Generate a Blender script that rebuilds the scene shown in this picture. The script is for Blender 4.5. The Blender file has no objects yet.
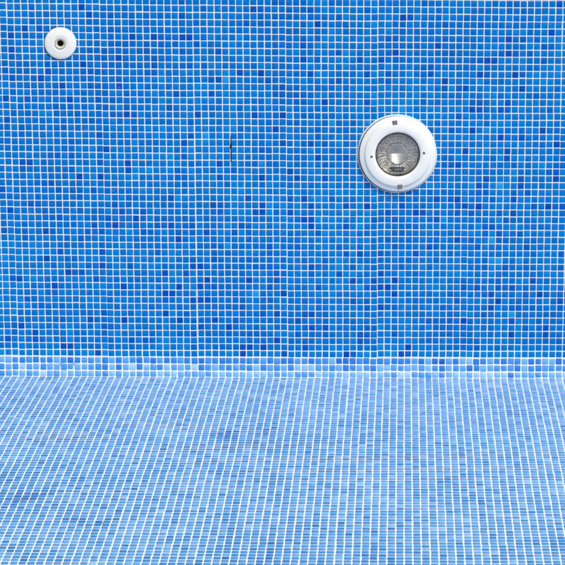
import bpy, bmesh, math, random
import numpy as np
from mathutils import Vector, Matrix

rng = np.random.default_rng(11)
random.seed(11)
scene = bpy.context.scene
C = scene.collection

# ------------------------------------------------------------------ camera
cam_d = bpy.data.cameras.new('camera')
cam = bpy.data.objects.new('camera', cam_d)
C.objects.link(cam)
cam.location = (0, -8.66, 2.286)
cam.rotation_euler = (math.radians(90 - 12.6), 0, 0)
cam_d.sensor_width = 36
cam_d.lens = 36 * 2480 / 565
cam_d.clip_start = 0.1
cam_d.clip_end = 2000
scene.camera = cam

# ------------------------------------------------------------------ light
SUN_EL, SUN_AZ = math.radians(52), math.radians(32)      # azimuth from -Y (viewer side) towards +X
sd = Vector((math.sin(SUN_AZ) * math.cos(SUN_EL), -math.cos(SUN_AZ) * math.cos(SUN_EL), math.sin(SUN_EL)))
world = bpy.data.worlds.new("World")
scene.world = world
world.use_nodes = True
wn = world.node_tree
bg = wn.nodes['Background']
sky = wn.nodes.new('ShaderNodeTexSky')
sky.sky_type = 'NISHITA'
sky.sun_disc = False
sky.sun_elevation = SUN_EL
sky.sun_rotation = math.atan2(sd.x, sd.y)
sky.dust_density = 4.0
sky.air_density = 1.0
veil = wn.nodes.new('ShaderNodeHueSaturation')      # thin high cloud: greyer than a clear sky
veil.inputs['Saturation'].default_value = .08
wn.links.new(sky.outputs[0], veil.inputs['Color'])
wn.links.new(veil.outputs[0], bg.inputs[0])
bg.inputs[1].default_value = 0.13
sl = bpy.data.lights.new('sun', 'SUN')
sl.energy = 1.5
sl.angle = math.radians(14)
sl.color = (1.0, 0.94, 0.84)
so = bpy.data.objects.new('sun', sl)
C.objects.link(so)
so.rotation_euler = sd.to_track_quat('Z', 'Y').to_euler()
scene.view_settings.view_transform = 'Standard'
scene.view_settings.look = 'None'
scene.view_settings.gamma = 1
scene.view_settings.exposure = 0.15
scene.view_settings.use_curve_mapping = False

# ------------------------------------------------------------------ helpers
def tag(o, label=None, cat=None, group=None, kind=None):
    if label: o['label'] = label
    if cat: o['category'] = cat
    if group: o['group'] = group
    if kind: o['kind'] = kind
    return o

def link(name, me, mat=None, parent=None):
    o = bpy.data.objects.new(name, me)
    C.objects.link(o)
    if mat: me.materials.append(mat)
    if parent:
        o.parent = parent
        o.matrix_parent_inverse = parent.matrix_world.inverted() if False else Matrix.Identity(4)
    return o

def s2l(c):
    c = np.asarray(c, float)
    return np.where(c <= 0.04045, c / 12.92, ((c + 0.055) / 1.055) ** 2.4)

class NT:
    def __init__(self, name):
        self.m = bpy.data.materials.new(name)
        self.m.use_nodes = True
        self.t = self.m.node_tree
        self.b = self.t.nodes['Principled BSDF']
    def n(self, typ, **kw):
        nd = self.t.nodes.new(typ)
        for k, v in kw.items():
            if k.startswith('i_'):
                nd.inputs[k[2:].replace('_', ' ')].default_value = v
            else:
                setattr(nd, k, v)
        return nd
    def l(self, a, b):
        self.t.links.new(a, b)
    def math(self, op, a, b=None, clamp=False):
        nd = self.n('ShaderNodeMath', operation=op, use_clamp=clamp)
        for i, v in enumerate((a, b)):
            if v is None: continue
            if isinstance(v, (int, float)): nd.inputs[i].default_value = v
            else: self.l(v, nd.inputs[i])
        return nd.outputs[0]
    def mix(self, fac, a, b):
        nd = self.n('ShaderNodeMix', data_type='RGBA')
        for s, v in ((nd.inputs[0], fac), (nd.inputs[6], a), (nd.inputs[7], b)):
            if isinstance(v, (int, float)): s.default_value = v
            elif isinstance(v, (tuple, list)): s.default_value = (*v[:3], 1)
            else: self.l(v, s)
        return nd.outputs[2]
    def noise(self, scale, detail=3, rough=.5, vec=None):
        nd = self.n('ShaderNodeTexNoise')
        nd.inputs['Scale'].default_value = scale
        nd.inputs['Detail'].default_value = detail
        nd.inputs['Roughness'].default_value = rough
        if vec is None:
            vec = self.n('ShaderNodeTexCoord').outputs['Object']
        self.l(vec, nd.inputs['Vector'])
        return nd.outputs['Fac']
    def ramp(self, v, lo, hi, a=0., b=1.):
        nd = self.n('ShaderNodeMapRange')
        nd.inputs[1].default_value = lo; nd.inputs[2].default_value = hi
        nd.inputs[3].default_value = a; nd.inputs[4].default_value = b
        self.l(v, nd.inputs[0])
        return nd.outputs[0]
    def bump(self, v, strength, dist):
        nd = self.n('ShaderNodeBump')
        nd.inputs['Strength'].default_value = strength
        nd.inputs['Distance'].default_value = dist
        self.l(v, nd.inputs['Height'])
        self.l(nd.outputs[0], self.b.inputs['Normal'])

# glazed glass mosaic: colour of each tile comes from the mesh
def tile_material(name, rough, spec, film, filmcol):
    k = NT(name)
    at = k.n('ShaderNodeAttribute', attribute_name='tile')
    sp = k.noise(900, 3, .6)
    sp2 = k.noise(160, 3, .6)
    v = k.math('ADD', k.ramp(sp, .3, .7, -.10, .10), k.ramp(sp2, .3, .7, -.08, .08))
    hsv = k.n('ShaderNodeHueSaturation')
    k.l(k.math('ADD', v, 1.0), hsv.inputs['Value'])
    k.l(at.outputs['Color'], hsv.inputs['Color'])
    res = k.ramp(k.noise(34, 6, .72), .60, .78, 0, film)       # dried grout film; heavier on floor and cove as painted sheen
    spk = k.ramp(k.noise(420, 2, .5), .70, .78, 0, film)
    f = k.math('MAXIMUM', res, spk)
    col = k.mix(f, hsv.outputs[0], filmcol)
    k.l(col, k.b.inputs['Base Color'])
    k.l(k.ramp(sp2, .3, .7, rough * .75, rough * 1.3), k.b.inputs['Roughness'])
    k.b.inputs['Specular IOR Level'].default_value = spec
    k.bump(k.noise(240, 2, .5), .12, .0006)
    return k.m

# grout: pale cement with dirt; brown marks around listed points
def grout_material(name, base, dirt, stains=(), floor=False, amt=.45, low=False):
    k = NT(name)
    tc = k.n('ShaderNodeTexCoord').outputs['Object']
    a = k.noise(7, 5, .65, tc); b = k.noise(90, 4, .6, tc)
    col = k.mix(k.ramp(a, .35, .7, 0, amt), base, dirt)
    col = k.mix(k.ramp(b, .45, .75, 0, amt), col, dirt)
    if low:                           # newer, whiter grout just above the cove
        sz_ = k.n('ShaderNodeSeparateXYZ'); k.l(tc, sz_.inputs[0])
        hgt = k.math('ADD', sz_.outputs[2], k.math('MULTIPLY', a, .03))
        col = k.mix(k.ramp(hgt, .118, .138, .95, 0), col, (.78, .77, .75))
    br = k.ramp(k.noise(55, 3, .6, tc), .66, .74, 0, .55)
    col = k.mix(br, col, (.33, .25, .16))
    for (p, r) in stains:
        vd = k.n('ShaderNodeVectorMath', operation='DISTANCE')
        k.l(tc, vd.inputs[0]); vd.inputs[1].default_value = p
        w = k.ramp(vd.outputs['Value'], r * .3, r, .6, 0)
        w = k.math('MULTIPLY', w, k.ramp(b, .35, .55, 0, 1), clamp=True)
        col = k.mix(w, col, (.16, .10, .05))
    # beyond the modelled mosaic the sheet carries the same 25 mm mosaic as a pattern
    sx = k.n('ShaderNodeSeparateXYZ'); k.l(tc, sx.inputs[0])
    cb = k.n('ShaderNodeCombineXYZ')
    k.l(sx.outputs[0], cb.inputs[0]); k.l(sx.outputs[1 if floor else 2], cb.inputs[1])
    br2 = k.n('ShaderNodeTexBrick', offset=0.0)
    k.l(cb.outputs[0], br2.inputs['Vector'])
    br2.inputs['Scale'].default_value = 1
    br2.inputs['Brick Width'].default_value = .0249
    br2.inputs['Row Height'].default_value = .0249
    br2.inputs['Mortar Size'].default_value = .0020
    c1, c2 = ((.02, .12, .42), (.01, .06, .30)) if not floor else ((.13, .36, .68), (.07, .28, .63))
    br2.inputs['Color1'].default_value = (*c1, 1); br2.inputs['Color2'].default_value = (*c2, 1)
    br2.inputs['Mortar'].default_value = (*base, 1)
    far = k.math('GREATER_THAN', k.math('ABSOLUTE', sx.outputs[0]), HALF_W)
    if floor:
        far = k.math('MAXIMUM', far, k.math('LESS_THAN', sx.outputs[1], -FLOOR_D))
    col = k.mix(far, col, br2.outputs['Color'])
    k.l(col, k.b.inputs['Base Color'])
    k.b.inputs['Roughness'].default_value = .9
    k.b.inputs['Specular IOR Level'].default_value = .2
    k.bump(k.noise(700, 4, .6, tc), .5, .0006)
    return k.m

def plain(name, col, rough=.5, metal=0., spec=.5, var=.05, nscale=60, dirt=None, bump=.0):
    k = NT(name)
    nz = k.noise(nscale, 4, .6)
    d = dirt or tuple(c * .7 for c in col)
    k.l(k.mix(k.ramp(nz, .4, .75, 0, var * 4), col, d), k.b.inputs['Base Color'])
    k.l(k.ramp(nz, .3, .7, rough * .85, min(1, rough * 1.2)), k.b.inputs['Roughness'])
    k.b.inputs['Metallic'].default_value = metal
    k.b.inputs['Specular IOR Level'].default_value = spec
    if bump: k.bump(k.noise(nscale * 6, 3, .6), .4, bump)
    return k.m

P = .025
HALF_W = 2.62
FLOOR_D = 3.0
I0, I1 = -100, 109          # tile columns

# lattice of the wall mosaic as it was laid (slightly out of true), in tile units
def lat_x(i, j):
    t = (54 - j) / 47.
    a = -3.602 + np.where(i < 0, .9996 * i, .9939 * i)
    b = -3.305 + np.where(i < 0, .9933 * i, .9904 * i)
    return a + (b - a) * np.minimum(t, 1.15) + .03
def lat_z(j, x):
    lo = np.interp(x, [-40, -3.5, 33], [.26, .05, -.04])
    hi = np.interp(x, [-40, -3.5, 33], [53.99, 53.63, 53.35])
    return lo + (hi - lo) * j / 54 - .36 * (j / 54) * (1 - j / 54)

DARK = [(-37,5),(-37,27),(-36,6),(-36,14),(-36,24),(-36,37),(-36,40),(-36,44),(-35,7),(-35,14),(-35,27),(-35,43),(-35,47),(-35,49),(-34,11),(-34,22),(-34,30),(-34,31),(-34,45),(-33,5),(-33,6),(-33,25),(-33,31),(-33,40),(-33,45),(-33,50),(-32,25),(-32,43),(-32,53),(-31,9),(-31,17),(-31,21),(-31,28),(-31,43),(-31,50),(-30,13),(-30,16),(-30,23),(-30,28),(-30,44),(-30,45),(-29,2),(-29,4),(-29,8),(-29,18),(-29,23),(-29,27),(-28,4),(-28,15),(-28,20),(-28,29),(-28,30),(-28,36),(-28,42),(-27,2),(-27,15),(-27,27),(-27,34),(-27,40),(-26,15),(-26,20),(-26,29),(-26,38),(-25,8),(-25,45),(-25,53),(-24,3),(-24,14),(-24,22),(-24,27),(-24,42),(-24,44),(-24,52),(-23,9),(-23,16),(-23,18),(-23,21),(-23,29),(-23,31),(-23,35),(-23,40),(-23,44),(-22,23),(-22,33),(-21,0),(-21,22),(-21,25),(-20,8),(-20,13),(-20,24),(-20,42),(-20,46),(-19,5),(-19,16),(-19,30),(-19,31),(-19,38),(-18,23),(-18,38),(-18,49),(-17,5),(-17,21),(-17,23),(-17,24),(-16,5),(-16,47),(-15,18),(-15,22),(-15,45),(-15,49),(-14,9),(-14,11),(-14,12),(-14,15),(-14,48),(-13,12),(-13,22),(-13,26),(-13,39),(-13,44),(-12,6),(-12,8),(-12,13),(-12,20),(-12,29),(-12,30),(-12,33),(-12,41),(-11,9),(-11,15),(-11,28),(-11,29),(-11,32),(-11,34),(-11,45),(-11,47),(-11,49),(-11,52),(-10,6),(-10,11),(-10,16),(-10,22),(-10,31),(-10,35),(-10,37),(-10,45),(-10,49),(-9,7),(-9,11),(-9,13),(-9,16),(-9,38),(-9,48),(-8,11),(-8,14),(-8,21),(-8,45),(-7,8),(-7,13),(-7,17),(-7,25),(-7,30),(-7,41),(-7,43),(-6,24),(-6,25),(-6,29),(-6,31),(-6,43),(-6,47),(-5,7),(-5,28),(-4,8),(-4,19),(-4,21),(-4,30),(-3,3),(-3,4),(-3,10),(-3,17),(-3,22),(-3,39),(-3,44),(-3,50),(-2,4),(-2,6),(-2,14),(-2,17),(-2,26),(-2,51),(-1,24),(-1,38),(-1,53),(0,4),(0,9),(0,11),(0,24),(0,25),(0,29),(0,33),(0,44),(0,53),(1,13),(1,19),(1,43),(2,5),(2,9),(2,14),(2,15),(2,31),(2,36),(3,3),(3,12),(3,34),(3,38),(3,41),(3,42),(4,24),(4,26),(4,30),(5,6),(5,8),(5,29),(5,40),(5,41),(6,4),(6,9),(6,23),(6,26),(6,27),(6,46),(6,48),(6,53),(7,7),(7,9),(7,15),(7,16),(7,22),(7,23),(7,25),(7,34),(7,44),(7,53),(8,13),(8,21),(8,32),(8,46),(8,51),(9,6),(9,7),(9,17),(9,29),(9,31),(9,34),(9,40),(10,26),(11,15),(11,19),(11,43),(11,47),(11,52),(12,3),(12,18),(12,22),(12,25),(12,32),(12,51),(13,3),(13,11),(13,14),(13,16),(13,37),(14,5),(14,6),(14,18),(14,46),(15,6),(15,7),(15,10),(15,11),(15,13),(15,25),(15,26),(15,28),(15,40),(15,44),(15,53),(16,7),(16,14),(16,23),(17,10),(17,13),(17,15),(17,18),(17,46),(18,10),(18,13),(18,20),(18,24),(18,43),(18,44),(18,46),(18,49),(19,6),(19,12),(19,14),(19,23),(19,47),(19,49),(20,3),(20,21),(20,25),(20,26),(20,52),(21,3),(21,4),(21,27),(21,52),(22,18),(22,24),(22,27),(22,48),(23,24),(24,19),(24,27),(24,44),(24,45),(25,19),(25,23),(25,26),(25,45),(25,48),(26,42),(26,43),(26,51),(27,26),(27,31),(27,36),(27,47),(28,20),(28,24),(28,26),(28,31),(28,38),(28,42),(29,8),(29,13),(29,25),(29,33),(29,42),(30,20),(30,24),(30,36),(30,39),(30,40),(31,13),(31,19),(31,25),(31,28),(31,39),(31,40),(31,44),(31,46),(32,9),(32,16),(32,17),(32,22),(32,27),(32,28),(32,29),(32,39),(32,44),(32,46),(33,10),(33,12),(33,14),(33,22),(33,26),(33,46),(34,11),(34,13),(34,20),(34,21),(34,24),(34,35),(34,39),(35,13),(35,16),(35,20),(35,23),(35,32),(35,33),(35,39),(35,40),(35,47),(35,49),(36,6),(36,8),(36,10),(36,13),(36,17),(36,23),(36,24),(36,26),(36,31),(36,44),(36,47),(37,10),(37,21),(37,28),(37,29),(37,35),(37,42),(37,44),(37,49),(38,7),(38,12),(38,19),(38,27),(38,47),(39,14),(39,25),(39,41),(40,12),(40,36),(40,46),(40,48),(41,6),(41,7),(41,25),(41,30),(41,39),(41,48),(41,50),(42,9),(42,29),(42,30),(42,34),(42,54),(43,10),(43,11),(43,16),(43,18),(43,25)]
LIGHT = [(-5,19),(-5,43),(-1,12),(10,37),(26,23),(30,28),(32,36),(33,17),(33,20),(34,17),(34,28),(36,9),(36,30)]
DARK = set(DARK); LIGHT = set(LIGHT)

def mosaic(name, cen, U, V, hu, hv, h, cols, mat, parent, bev=.0011, cut=.0016):
    """tiles with chamfered edges and cut corners, all arrays of length N"""
    N = len(cen)
    W = np.cross(U, V)
    def octo(sc, up):
        a = hu - sc; b = hv - sc; c = np.full(N, cut) if sc == 0 else np.full(N, cut * .8)
        pts = [(a, -(b - c)), (a, b - c), (a - c, b), (-(a - c), b), (-a, b - c), (-a, -(b - c)), (-(a - c), -b), (a - c, -b)]
        return [cen + U * p[0][:, None] + V * p[1][:, None] + W * np.asarray(up)[..., None] for p in pts]
    v = np.stack(octo(0, np.full(N, -.0002)) + octo(0, h - bev * .45) + octo(bev * .8, h), axis=1).reshape(-1, 3)
    base = np.arange(N) * 24
    loops, sizes = [], []
    quads = []
    for r in (0, 8):
        for k in range(8):
            k2 = (k + 1) % 8
            quads.append([r + k, r + k2, r + 8 + k2, r + 8 + k])
    quads = np.array(quads)                         # 16 x 4
    top = np.arange(16, 24)
    per = np.concatenate([quads.ravel(), top])      # 72
    loops = (base[:, None] + per[None]).ravel()
    sizes = np.tile(np.array([4] * 16 + [8]), N)
    starts = np.concatenate([[0], np.cumsum(sizes)[:-1]])
    me = bpy.data.meshes.new(name)
    me.vertices.add(len(v)); me.vertices.foreach_set('co', v.ravel())
    me.loops.add(len(loops)); me.loops.foreach_set('vertex_index', loops.astype(np.int32))
    me.polygons.add(len(sizes))
    me.polygons.foreach_set('loop_start', starts.astype(np.int32))
    me.polygons.foreach_set('loop_total', sizes.astype(np.int32))
    me.update(calc_edges=True)
    at = me.attributes.new('tile', 'FLOAT_COLOR', 'FACE')
    cc = np.concatenate([cols, np.ones((N, 1))], 1)
    at.data.foreach_set('color', np.repeat(cc, 17, axis=0).astype(np.float32).ravel())
    me.validate()
    return link(name, me, mat, parent)

def smooth_noise(x, y, cell, seed):
    r = np.random.default_rng(seed)
    g = r.standard_normal((80, 80))
    u = x / cell + 40; w = y / cell + 40
    iu = np.floor(u).astype(int) % 79; iw = np.floor(w).astype(int) % 79
    fu = u - np.floor(u); fw = w - np.floor(w)
    fu = fu * fu * (3 - 2 * fu); fw = fw * fw * (3 - 2 * fw)
    return (g[iu, iw] * (1 - fu) + g[iu + 1, iw] * fu) * (1 - fw) + (g[iu, iw + 1] * (1 - fu) + g[iu + 1, iw + 1] * fu) * fw

def palette(t, stops):
    t = np.clip(t, 0, 1)
    xs = np.linspace(0, 1, len(stops))
    st = np.array(stops)
    return np.stack([np.interp(t, xs, st[:, c]) for c in range(3)], 1)

# dark ... light, linear base colours; floor and cove include painted sheen
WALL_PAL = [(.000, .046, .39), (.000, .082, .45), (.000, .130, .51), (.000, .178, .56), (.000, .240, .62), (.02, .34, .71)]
FLOOR_SHEEN_PAL = [(.008, .14, .46), (.022, .20, .54), (.055, .265, .62), (.105, .335, .69), (.17, .41, .75), (.27, .50, .81)]  # paler than the wall glass: grazing sheen painted into the tile colour
COVE_SHEEN_PAL = [(.00, .10, .52), (.005, .15, .60), (.02, .22, .68), (.07, .31, .74), (.16, .41, .80), (.30, .52, .84)]  # paled as well: brightness of the sky-facing lean painted in

M_wall = tile_material('glazed_blue_mosaic', .36, .06, .22, (.42, .55, .70))
M_cove = tile_material('filmed_sheen_mosaic', .40, .35, .55, (.60, .66, .74))
M_floor = tile_material('sheen_paled_mosaic', .36, .40, .35, (.45, .57, .74))
M_grout_w = grout_material('wall_grout', (.73, .72, .69), (.55, .54, .52), low=True)
M_grout_c = grout_material('cove_grout', (.78, .77, .76), (.62, .62, .62),
                           [((-.83, -.004, .0495), .013), ((-.80, -.004, .0495), .012), ((-.75, -.004, .0495), .011), ((-.86, -.004, .050), .009), ((.835, -.004, .050), .012)], amt=.3)

# =============================================================== POOL WALL
# sheet offsets: mosaic comes in 13 x 13 sheets that never line up perfectly
def sheet_jit(i, j, seed, amp):
    r = np.random.default_rng(seed)
    t = r.standard_normal((40, 40, 2)) * amp
    si = np.floor((i - 4 + .5) / 13).astype(int) % 40; sj = np.floor((j + .5) / 13).astype(int) % 40
    o = t[si, sj].copy()
    o[:, 0] = .6 * t[si, 0, 0] + .6 * o[:, 0]
    o[:, 1] = .75 * t[si, 0, 1] + .25 * o[:, 1]      # courses stay level, columns of sheets step a little
    return o

WALL_TOP = 66
jj, ii = np.meshgrid(np.arange(3, WALL_TOP), np.arange(I0, I1), indexing='ij')
i = ii.ravel().astype(float); j = jj.ravel().astype(float)
x = lat_x(i + .5, j + .5); z = lat_z(j + .5, x)
sj = sheet_jit(i, j, 3, .028)
x = x + sj[:, 0] + rng.normal(0, .012, len(x)); z = z + sj[:, 1] + rng.normal(0, .011, len(x))
cx, cz = x * P, z * P
N = len(x)
tone = .54 + .068 * rng.standard_normal(N) + .05 * smooth_noise(cx, cz, .2, 5)
tone = np.clip(tone, .36, .9)
tone[j == 3] += .10
inframe = (i >= -42) & (i <= 46) & (j < 55)
far_dark = (~inframe) & (rng.random(N) < .14)
for k in range(N):
    q = (int(i[k]), int(j[k]))
    if q in DARK or far_dark[k]: tone[k] = rng.uniform(.10, .43)
    elif q in LIGHT: tone[k] = rng.uniform(.78, .92)
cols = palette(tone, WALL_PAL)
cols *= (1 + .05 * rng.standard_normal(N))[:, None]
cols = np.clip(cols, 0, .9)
LAMP = (.4064, .8180); INLET = (-.7772, 1.2095)
keep = (np.hypot(cx - LAMP[0], cz - LAMP[1]) > .118) & (np.hypot(cx - INLET[0], cz - INLET[1]) > .035)
keep2 = keep
cx, cz, cols, Nn = cx[keep], cz[keep], cols[keep], int(keep.sum())
i, j = i[keep], j[keep]
rot = rng.normal(0, .012, Nn); tx = rng.normal(0, .010, Nn); tz = rng.normal(0, .010, Nn)
U = np.stack([np.cos(rot), tx, np.sin(rot)], 1); U /= np.linalg.norm(U, axis=1)[:, None]
V = np.stack([-np.sin(rot), tz, np.cos(rot)], 1)
V -= U * (U * V).sum(1)[:, None]; V /= np.linalg.norm(V, axis=1)[:, None]
cen = np.stack([cx, np.zeros(Nn), cz], 1)
hs = np.where(j == 3, .01050, .01076) + rng.normal(0, .00014, Nn); hs2 = np.where(j == 3, .01050, .01074) + rng.normal(0, .00016, Nn)

def sheet_mesh(name, prof, x0, x1, mat, parent=None, zofs=None, nx=60):
    """swept sheet: prof = list of (y,z)"""
    xs = np.linspace(x0, x1, nx)
    vs, fs = [], []
    n = len(prof)
    for xv in xs:
        for (y, zz) in prof: vs.append((xv, y, zz + (zofs(xv) if zofs else 0)))
    for a in range(nx - 1):
        for b in range(n - 1):
            p = a * n + b
            fs.append((p, p + n, p + n + 1, p + 1))
    me = bpy.data.meshes.new(name)
    me.from_pydata(vs, [], fs); me.update()
    for p in me.polygons: p.use_smooth = True
    return link(name, me, mat, parent)

TOPZ = 1.665
# wall body: a real slab with the grout face in front (a hole is hidden by the fittings)
bmw = bmesh.new()
def bx(bm, x0, x1, y0, y1, z0, z1):
    r = bmesh.ops.create_cube(bm, size=1)
    bmesh.ops.scale(bm, vec=(x1 - x0, y1 - y0, z1 - z0), verts=r['verts'])
    bmesh.ops.translate(bm, vec=((x0 + x1) / 2, (y0 + y1) / 2, (z0 + z1) / 2), verts=r['verts'])
    return r['verts']
COVE_Z = .0735
# front face with round recess for the lamp: build ring-shaped hole with a polar patch
segs = 64
def wall_front(bm, hole, hr, X0, X1, Z0, Z1):
    c = hole
    ring = [bm.verts.new((c[0] + hr * math.cos(2 * math.pi * k / segs), 0, c[1] + hr * math.sin(2 * math.pi * k / segs))) for k in range(segs)]
    s = .2
    sq = []
    for k in range(segs):
        a = 2 * math.pi * k / segs
        m = s / max(abs(math.cos(a)), abs(math.sin(a)))
        sq.append(bm.verts.new((c[0] + m * math.cos(a), 0, c[1] + m * math.sin(a))))
    for k in range(segs):
        k2 = (k + 1) % segs
        bm.faces.new((ring[k], sq[k], sq[k2], ring[k2]))
    # recess
    back = [bm.verts.new((v.co.x, .12, v.co.z)) for v in ring]
    for k in range(segs):
        k2 = (k + 1) % segs
        bm.faces.new((ring[k2], back[k2], back[k], ring[k]))
    bm.faces.new(back)
    def q(x0, x1, z0, z1):
        vs = [bm.verts.new(p) for p in ((x0, 0, z0), (x1, 0, z0), (x1, 0, z1), (x0, 0, z1))]
        bm.faces.new(vs)
    q(X0, c[0] - s, Z0, Z1); q(c[0] + s, X1, Z0, Z1)
    q(c[0] - s, c[0] + s, Z0, c[1] - s); q(c[0] - s, c[0] + s, c[1] + s, Z1)
wall_front(bmw, LAMP, .105, -6, 6, COVE_Z, TOPZ)
bx(bmw, -6, 6, .13, .35, -.15, TOPZ - .002)
me = bpy.data.meshes.new('pool_wall'); bmw.to_mesh(me); bmw.free()
wall = link('pool_wall', me, M_grout_w)
tag(wall, 'blue glass mosaic pool wall with pale grout, standing behind the sloping mosaic floor', 'pool wall')
mosaic('mosaic_tiles', cen, U, V, hs, hs2, np.full(Nn, .0007), cols, M_wall, wall)

# cove: three rows that lean out to meet the floor
rows = [(0.10, .0249), (0.20, .0246), (0.42, .0246)]        # (lean in rad, length)
prof = [(0.0, COVE_Z)]
for (a, L) in rows:
    y0, z0 = prof[-1]
    prof.append((y0 - math.sin(a) * L, z0 - math.cos(a) * L))
def edge_z(xv):                       # floor line runs a little out of level
    return float(np.interp(xv / P, [-40, -3.5, 33], [.26, .05, -.04])) * P
FY0 = prof[-1][0]; FZ0 = prof[-1][1]
pr = [(y, zz) for (y, zz) in prof] + [(FY0 - .0035, FZ0 - .0085)]
cv = sheet_mesh('cove', pr, -6, 6, M_grout_c, wall, zofs=None, nx=40)
cv['label'] = 'three paler rows of mosaic in wide white grout at the foot of the wall'
cen, U, V, c2, hu, hv = [], [], [], [], [], []
for r, (a, L) in enumerate(rows):
    jrow = 2 - r
    y0, z0 = prof[r]; y1, z1 = prof[r + 1]
    for i_ in range(I0, I1):
        xx = float(lat_x(np.array(i_ + .5), np.array(jrow + .5))) + rng.normal(0, .022)
        dz = (float(np.interp(xx, [-40, -3.5, 33], [.26, .05, -.04])) - .06) * P
        t = .5 + rng.normal(0, .02)
        t -= dz / L
        cen.append((xx * P, y0 + (y1 - y0) * t, z0 + (z1 - z0) * t + rng.normal(0, .0003)))
        rr = rng.normal(0, .03)
        u = Vector((math.cos(rr), 0, math.sin(rr)))
        w = Vector((0, -math.cos(a), math.sin(a)))
        v = w.cross(u)
        u2 = v.cross(w)
        U.append(tuple(u2.normalized())); V.append(tuple(v.normalized()))
        tn = [.43, .56, .63][r] + .17 * rng.standard_normal()  # each lower row painted lighter, as if turned further to the sky
        c2.append(tn)
        sz = .0105 + rng.normal(0, .0003)
        hu.append(sz); hv.append(sz - (.0008 if r == 2 else 0) + rng.normal(0, .0002))
c2 = palette(np.array(c2), COVE_SHEEN_PAL)
mosaic('mosaic_tiles', np.array(cen), np.array(U), np.array(V), np.array(hu), np.array(hv),
       np.full(len(cen), .0010), c2, M_cove, cv, cut=.0022)

# crack in the joint
bm = bmesh.new()
r = random.Random(4)
zt, zb = .885, .787
zc = zt
cxk = -.1822
while zc > zb:
    L = r.uniform(.004, .009)
    w = r.choice([.0022, .0034, .0040, .0044, .0030])
    f = (zt - zc) / (zt - zb)
    if .22 < f < .42: w *= 1.6
    if f < .05 or f > .93: w *= .55
    ox = r.uniform(-.0005, .0005)
    bx(bm, cxk + ox - w / 2, cxk + ox + w / 2, -.0009 - r.uniform(0, .0003), .002, max(zc - L - .0003, zb), zc)
    zc -= L
me = bpy.data.meshes.new('crack'); bm.to_mesh(me); bm.free()
M_crack = plain('dark_gap', (.018, .015, .015), .9, spec=.1)
ck = link('crack', me, M_crack, wall)
ck['label'] = 'short dark upright crack in a grout joint'

# mortar left round the lamp
r = random.Random(21)
vs, fs = [], []
NA = 220
wv = [r.uniform(0, 1) for _ in range(NA)]
for k in range(NA):
    a = math.radians(100 + 265 * k / (NA - 1))
    edge = min(1, k / 20, (NA - 1 - k) / 20)
    rough_ = (wv[k] + wv[k - 1] + wv[k - 2]) / 3
    big = .5 + .5 * math.sin(k * .13) * math.sin(k * .071 + 1)
    ro = .1405 + edge * (.0008 + .0022 * rough_ * big + .0008 * wv[k])
    for (rr_, yy_) in ((.136, -.0012), (ro - .0006, -.0013), (ro, .0006)):
        vs.append((LAMP[0] + rr_ * math.cos(a), yy_, LAMP[1] + rr_ * math.sin(a)))
for k in range(NA - 1):
    for q_ in range(2):
        p_ = k * 3 + q_
        fs.append((p_, p_ + 3, p_ + 4, p_ + 1))
me = bpy.data.meshes.new('mortar_smear'); me.from_pydata(vs, [], fs); me.update()
link('mortar_smear', me, plain('lime_mortar', (.66, .64, .60), .95, spec=.1), wall)

# coping stones and deck above the frame
M_stone = plain('coping_stone', (.52, .49, .43), .8, nscale=9, bump=.001)
bm = bmesh.new()
xx = -6.0
while xx < 5.99:
    bx(bm, xx + .002, xx + .598, -.03, .32, TOPZ, TOPZ + .045)
    xx += .6
bmesh.ops.bevel(bm, geom=bm.edges[:], offset=.008, segments=2, affect='EDGES')
me = bpy.data.meshes.new('coping'); bm.to_mesh(me); bm.free()
link('coping', me, M_stone, wall)
M_deck = plain('deck_concrete', (.36, .35, .33), .9, nscale=5)
bm = bmesh.new()
bx(bm, -60, 60, .36, 120, TOPZ - .3, TOPZ + .03)
me = bpy.data.meshes.new('pool_deck'); bm.to_mesh(me); bm.free()
tag(link('pool_deck', me, M_deck), kind='structure')

# =============================================================== POOL FLOOR
SKEW = .048
fy = np.array([0, -.37, -.74, -1.32, -1.505, -2.0, -3.0, -12.0])
fz = np.array([0, .007, .011, -.001, -.009, -.022, -.045, -.10])
def floor_h(y):
    d = -np.asarray(y)
    # smooth cubic through the profile
    from_y = -fy
    k = np.interp(d, from_y, fz)
    k1 = np.interp(d - .12, from_y, fz); k2 = np.interp(d + .12, from_y, fz)
    return np.where(d < .12, k, (k + k1 + k2) / 3)
fp = [(FY0 + .001, FZ0 + .0)] 
ys = np.concatenate([np.linspace(FY0 - .002, -3.3, 120), [-5, -8, -12, -16]])
base_z = FZ0
fp = [(float(yv), float(floor_h(yv)) + base_z) for yv in ys]
def stain_pt(px, py):                 # known marks, metres on the floor
    return (px, py, 0.0)
STAINS = [(-.99, -1.52, .05), (-.80, -1.45, .045), (-.755, -1.42, .03), (-.62, -1.63, .03), (-.535, -1.66, .03),
          (-.215, -.79, .04), (-.19, -.83, .03), (-.60, -.55, .02)]
M_grout_f = grout_material('floor_grout', (.80, .80, .79), (.62, .64, .68),
                           [((a, b, float(floor_h(b)) + base_z), r) for a, b, r in STAINS], floor=True, amt=.3)
def cross(xv): return (np.interp(np.asarray(xv) / P, [-120, -40, -3.5, 33, 120], [.26, .26, .05, -.04, -.04]) - .04) * P
fl = sheet_mesh('pool_floor', fp, -6, 6, M_grout_f, zofs=lambda q: float(cross(q)), nx=481)
tag(fl, 'pale blue mosaic pool floor running away from the wall, long light grout lines', kind='structure')
nr = int(FLOOR_D / .0249)
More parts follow.
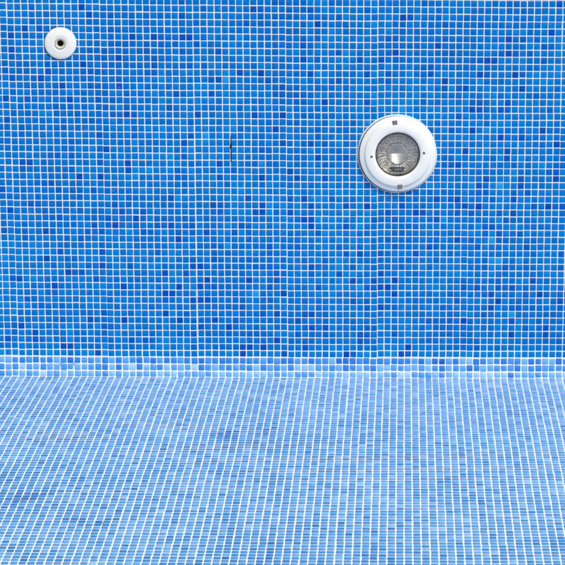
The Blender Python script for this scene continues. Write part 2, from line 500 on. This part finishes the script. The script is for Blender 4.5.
# arc length positions
dense = np.linspace(FY0 - .001, -3.3, 3000)
dh = floor_h(dense)
arc = np.concatenate([[0], np.cumsum(np.hypot(np.diff(dense), np.diff(dh)))])
jj, ii = np.meshgrid(np.arange(nr), np.arange(I0 + 4, I1 + 10), indexing='ij')
i = ii.ravel().astype(float); j = jj.ravel().astype(float)
sj = sheet_jit(i + 4, j + 6, 9, .02)
s = (j + .5) * .0249 + sj[:, 1] * P + rng.normal(0, .0003, len(i))
yv = np.interp(s, arc, dense)
x0 = lat_x(i + .5, np.zeros(len(i))) * P
cxf = x0 + SKEW * yv + (sj[:, 0] + rng.normal(0, .012, len(i))) * P
N = len(i)
sl_ = (floor_h(yv + .01) - floor_h(yv - .01)) / .02
rot = rng.normal(0, .015, N) - .0
tl = rng.normal(0, .006, N)
U = np.stack([np.cos(rot), np.sin(rot), tl], 1)
V = np.stack([-np.sin(rot), np.cos(rot), sl_ + rng.normal(0, .006, N)], 1)
U /= np.linalg.norm(U, axis=1)[:, None]
V -= U * (U * V).sum(1)[:, None]; V /= np.linalg.norm(V, axis=1)[:, None]
cen = np.stack([cxf, yv, floor_h(yv) + base_z + cross(cxf)], 1)
tone = .51 + .15 * rng.standard_normal(N)
tone += .05 * smooth_noise(cxf, yv, .45, 21) + .05 * smooth_noise(cxf + .5 * yv, yv, .13, 22)
tone += .02 * smooth_noise(j * .02 + 0 * i, i * .002, .03, 23)
tone -= .04 * np.clip(-yv / 2, 0, 1)
tone += .06 * np.clip(cxf + .2, -1, 1) * np.clip(1 + yv / 2, 0, 1)
for (a, b, r_) in STAINS:
    tone -= .32 * np.exp(-(((cxf - a) / (r_ * 1.3)) ** 2 + ((yv - b) / (r_ * 1.2)) ** 2))
cols = palette(tone, FLOOR_SHEEN_PAL)
hs = .01052 + rng.normal(0, .00018, N); hs2 = .01085 + rng.normal(0, .0002, N)
mosaic('mosaic_tiles', cen, U, V, hs, hs2, np.full(N, .00042), cols, M_floor, fl)

# =============================================================== FITTINGS
def lathe(name, prof, mat, parent, seg=128, cap=False, modf=None, loc=(0, 0, 0)):
    """profile of (radius, y) revolved about the Y axis; y negative = towards the viewer"""
    vs, fs = [], []
    n = len(prof)
    for k in range(seg):
        a = 2 * math.pi * k / seg
        for (r_, y_) in prof:
            rr, yy = (modf(r_, y_, a) if modf else (r_, y_))
            vs.append((loc[0] + rr * math.cos(a), loc[1] + yy, loc[2] + rr * math.sin(a)))
    for k in range(seg):
        k2 = (k + 1) % seg
        for b in range(n - 1):
            fs.append((k * n + b, k2 * n + b, k2 * n + b + 1, k * n + b + 1))
    me = bpy.data.meshes.new(name)
    me.from_pydata(vs, [], fs)
    bm = bmesh.new(); bm.from_mesh(me)
    bmesh.ops.remove_doubles(bm, verts=bm.verts[:], dist=1e-6)
    bmesh.ops.recalc_face_normals(bm, faces=bm.faces[:])
    bm.to_mesh(me); bm.free()
    for p in me.polygons: p.use_smooth = True
    try: me.set_sharp_from_angle(angle=math.radians(32))
    except Exception: pass
    return link(name, me, mat, parent)

def empty(name, loc):
    o = bpy.data.objects.new(name, None)
    C.objects.link(o); o.location = loc; o.empty_display_size = .05
    return o

M_white = plain('white_plastic', (.80, .79, .76), .42, spec=.45, var=.04, nscale=22, dirt=(.66, .66, .64))
M_white2 = plain('aged_white_plastic', (.76, .78, .80), .5, spec=.4, var=.07, nscale=30, dirt=(.58, .58, .56), bump=.0004)
M_cream = plain('yellowed_plastic', (.58, .54, .44), .5, var=.08, nscale=80, dirt=(.33, .29, .2))
M_clip = plain('grey_clip_plastic', (.46, .45, .42), .5)
M_black = plain('black_void', (.008, .008, .009), .8, spec=.1)
M_dark = plain('dark_rubber_and_shade', (.045, .045, .05), .6, spec=.2)
M_steel = plain('dull_steel', (.34, .33, .32), .4, metal=.8, nscale=200)

# ---- underwater lamp
lamp = empty('pool_light', (LAMP[0], 0, LAMP[1]))
tag(lamp, 'round white underwater pool light with ribbed glass lens, set in the mosaic wall', 'pool light')
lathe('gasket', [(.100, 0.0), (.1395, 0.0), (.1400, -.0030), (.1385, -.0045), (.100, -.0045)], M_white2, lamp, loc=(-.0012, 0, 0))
lathe('gasket_shade', [(.100, -.0040), (.1362, -.0040), (.1362, -.0090), (.100, -.0085)], M_dark, lamp, loc=(-.0018, 0, -.0014))  # dark ring set low left, painting the shadow behind the faceplate
ring = lathe('faceplate', [(.105, -.0080), (.1335, -.0080), (.1348, -.0095), (.1352, -.0120), (.1348, -.0150), (.1330, -.0172), (.1300, -.0184),
                    (.1200, -.0212), (.1175, -.0225), (.1160, -.0255), (.1140, -.0272), (.1100, -.0284), (.1000, -.0298), (.0900, -.0300),
                    (.0835, -.0292), (.0800, -.0272), (.0785, -.0240), (.0782, -.0120), (.0860, -.0080), (.105, -.0080)], M_white, lamp, seg=160)
# dark retaining seal just inside the opening
lathe('lens_seal', [(.0786, -.0215), (.0755, -.0215), (.0748, -.0200), (.0748, -.0130), (.0786, -.0130)], M_dark, lamp)
# metal reflector: smooth bowl in the middle, pleated outer zone
def refl(r_, y_, a):
    if .036 < r_ < .074:
        w = math.sin(math.pi * (r_ - .036) / .038)
        y_ += .0009 * w * math.sin(34 * a) + .0006 * w * math.sin(13 * a + 1.0)
        y_ += .0002 * math.sin(r_ * 900)
    return r_, y_
pr = [(.0750, -.0125)]
for q in range(1, 26):
    r_ = .0745 - (.0745 - .037) * q / 26
    pr.append((r_, -.0125 + .0125 * (1 - ((r_ - .037) / .0375) ** 1.6)))
pr += [(.0365, .004), (.0362, .030), (.0001, .032)]
km = NT('tarnished_reflector')
nz = km.noise(48, 4, .65); nz2 = km.noise(18, 3, .6)
c_ = km.mix(km.ramp(nz, .40, .62), (.99, .96, .90), (.64, .53, .41))
km.l(c_, km.b.inputs['Base Color'])
km.b.inputs['Metallic'].default_value = 1
km.l(km.ramp(nz2, .3, .7, .08, .22), km.b.inputs['Roughness'])
km.bump(km.noise(110, 2, .5), .35, .0010)
rf = lathe('reflector', pr, km.m, lamp, seg=240, modf=refl)
kb = NT('bright_bowl')
kb.l(kb.mix(kb.ramp(kb.noise(50, 3, .6), .4, .7), (.96, .95, .92), (.88, .86, .81)), kb.b.inputs['Base Color'])
kb.b.inputs['Metallic'].default_value = 1
kb.b.inputs['Roughness'].default_value = .36
pb = [(.0362, .0030), (.0350, -.0010)]
for q in range(1, 19):
    r_ = .0350 * (1 - q / 18)
    pb.append((max(r_, .0001), -.0010 + .004 * (1 - (r_ / .0350) ** 2)))
bowl = lathe('bulb_bowl', pb, kb.m, lamp, seg=96)
for v_ in bowl.data.vertices:
    v_.co.x *= 1.10; v_.co.z *= 1.06
for v_ in bowl.data.vertices:        # the bowl is folded along a level line: its lower half faces the sky
    r2_ = math.hypot(v_.co.x, v_.co.z)
    if r2_ < .0372: v_.co.y = -.001 + .6 * (v_.co.y + .001) + .017 * (math.sqrt(max(.0372 ** 2 - v_.co.x ** 2, 0)) - abs(v_.co.z + .003)) / .035
# dark rim round the bowl, uneven
def rim_mod(r_, y_, a):
    if r_ > .0385: r_ += .0013 * math.sin(22 * a) + .0010 * math.sin(9 * a + .6) 
    return r_, y_
lathe('bowl_rim', [(.0378, .003), (.0378, -.0030), (.0392, -.0030), (.0392, .003)], M_dark, bowl, seg=264, modf=rim_mod)
# moulded glass front: gentle dome with prism ribs
vs, fs = [], []
G = 150
def lens_y(xv, zv):
    r2 = (xv * xv + zv * zv) / (.0748 ** 2)
    y_ = -.0150 - .0065 * (1 - r2)
    y_ -= .00055 * math.sin(zv * 2 * math.pi / .0056) * (1 if math.hypot(xv, zv) < .036 else .4)
    if math.hypot(xv, zv) > .035: y_ -= .0007 * math.sin(xv * 2 * math.pi / .0048)
    return y_
idx = {}
for a in range(G + 1):
    for b in range(G + 1):
        # square to disc
        u = 2 * a / G - 1; w = 2 * b / G - 1
        xd = u * math.sqrt(1 - w * w / 2) * .0748; zd = w * math.sqrt(1 - u * u / 2) * .0748
        idx[a, b] = len(vs); vs.append((xd, lens_y(xd, zd), zd))
for a in range(G):
    for b in range(G):
        fs.append((idx[a, b], idx[a + 1, b], idx[a + 1, b + 1], idx[a, b + 1]))
me = bpy.data.meshes.new('lens'); me.from_pydata(vs, [], fs)
for p in me.polygons: p.use_smooth = True
kl = NT('moulded_glass')
kl.t.nodes.remove(kl.b)
out = [n for n in kl.t.nodes if n.type == 'OUTPUT_MATERIAL'][0]
tr = kl.n('ShaderNodeBsdfTransparent'); tr.inputs[0].default_value = (.99, .99, .98, 1)
wv_ = kl.n('ShaderNodeTexWave', wave_type='BANDS', bands_direction='Z')      # thick and thin glass of the prism ribs
wv_.inputs['Scale'].default_value = 28; wv_.inputs['Distortion'].default_value = 4; wv_.inputs['Detail'].default_value = 2
kl.l(kl.n('ShaderNodeTexCoord').outputs['Object'], wv_.inputs['Vector'])
rfr = kl.n('ShaderNodeBsdfTransparent')
kl.l(kl.mix(kl.ramp(wv_.outputs['Fac'], .2, .8), (1, 1, 1), (.80, .78, .75)), rfr.inputs[0])
gl = kl.n('ShaderNodeBsdfGlossy', i_Roughness=.12)
fr = kl.n('ShaderNodeFresnel', i_IOR=1.5)
m1 = kl.n('ShaderNodeMixShader'); m1.inputs[0].default_value = .85
kl.l(tr.outputs[0], m1.inputs[1]); kl.l(rfr.outputs[0], m1.inputs[2])
m2 = kl.n('ShaderNodeMixShader')
kl.l(kl.math('ADD', fr.outputs[0], .05), m2.inputs[0]); kl.l(m1.outputs[0], m2.inputs[1]); kl.l(gl.outputs[0], m2.inputs[2])
df = kl.n('ShaderNodeBsdfDiffuse'); df.inputs[0].default_value = (.88, .86, .82, 1)   # whitish haze painted over the glass to brighten it
m3 = kl.n('ShaderNodeMixShader')
kl.l(kl.ramp(kl.noise(40, 3, .6), .35, .7, .02, .14), m3.inputs[0])
kl.l(m2.outputs[0], m3.inputs[1]); kl.l(df.outputs[0], m3.inputs[2])
kl.l(m3.outputs[0], out.inputs[0])
lens = link('lens', me, kl.m, lamp)
lens['label'] = 'ribbed clear glass lens over a tarnished reflector'
# dark horizontal prism bars low in the lens
for (zz, hw, th) in ((-.0500, .0250, .0032), (-.0600, .0210, .0036)):
    bm = bmesh.new(); bx(bm, -hw, hw, -.0115, -.0085, zz - th, zz + th)
    bmesh.ops.bevel(bm, geom=bm.edges[:], offset=.0008, segments=2, affect='EDGES')
    me = bpy.data.meshes.new('filament_support'); bm.to_mesh(me); bm.free()
    link('filament_support', me, M_black, lamp)

def place_on_ring(o_verts, bm, ang, rad):
    bmesh.ops.translate(bm, vec=(rad, 0, 0), verts=o_verts)
    bmesh.ops.rotate(bm, verts=o_verts, cent=(0, 0, 0), matrix=Matrix.Rotation(-ang, 3, 'Y'))
for n_, ang in ((0, math.radians(95.5)), (1, math.radians(-85.5))):
    bm = bmesh.new()
    v_ = bx(bm, -.0078, .0078, -.0292, -.018, -.0086, .0086); place_on_ring(v_, bm, ang, .1145)
    bmesh.ops.bevel(bm, geom=bm.edges[:], offset=.0008, segments=2, affect='EDGES')
    me = bpy.data.meshes.new('clip'); bm.to_mesh(me); bm.free()
    cl = link('clip', me, M_clip, lamp)
    bm = bmesh.new()
    for t_ in (-.0056, 0, .0056):
        v_ = bx(bm, -.0070, .0070, -.0300, -.0288, t_ - .0015, t_ + .0015); place_on_ring(v_, bm, ang, .1145)
    me = bpy.data.meshes.new('slot'); bm.to_mesh(me); bm.free()
    link('slot', me, M_dark, cl)
for ang in (math.radians(4), math.radians(184)):
    sx_, sz_ = .0925 * math.cos(ang), .0925 * math.sin(ang)
    sc = lathe('screw', [(.0001, -.0312), (.0036, -.0310), (.0044, -.0302), (.0044, -.0290)], M_steel, lamp, seg=24, loc=(sx_, 0, sz_))
    bm = bmesh.new()
    v_ = bx(bm, -.0034, .0034, -.0318, -.0308, -.0008, .0008); 
    bx(bm, -.0008, .0008, -.0319, -.0308, -.0034, .0034)
    bmesh.ops.rotate(bm, verts=bm.verts[:], cent=(0, 0, 0), matrix=Matrix.Rotation(.6, 3, 'Y'))
    bmesh.ops.translate(bm, vec=(sx_, 0, sz_), verts=bm.verts[:])
    me = bpy.data.meshes.new('cross_slot'); bm.to_mesh(me); bm.free()
    link('cross_slot', me, M_black, sc)

# ---- return inlet
inlet = empty('return_inlet', (INLET[0], 0, INLET[1]))
tag(inlet, 'small round white water inlet with a black hole, high on the mosaic wall', 'water inlet')
lathe('shade_ring', [(.040, 0), (.0570, 0), (.0570, -.0022), (.040, -.0022)], M_dark, inlet, seg=96, loc=(-.0010, 0, -.0012))  # dark disc shifted low left, stands in for the flange's shadow crescent
lathe('flange', [(.030, 0), (.0535, 0), (.0556, -.0012), (.0562, -.0040), (.0552, -.0072), (.0520, -.0092), (.0440, -.0108), (.0300, -.0122),
                 (.0282, -.0124), (.0274, -.0112), (.0262, -.0112), (.0254, -.0122), (.0245, -.0116), (.0228, -.0112), (.0200, -.0112), (.0192, -.004), (.0192, .03)], M_white, inlet, seg=96)
eye = lathe('nozzle', [(.0190, .01), (.0190, -.0120), (.0184, -.0142), (.0170, -.0148), (.0150, -.0140), (.0122, -.0100), (.0106, -.0085), (.0103, -.0010)], M_cream, inlet, seg=72)
lathe('bore', [(.0101, -.0085), (.0101, -.0012), (.0001, -.0012)], M_black, eye, seg=48)
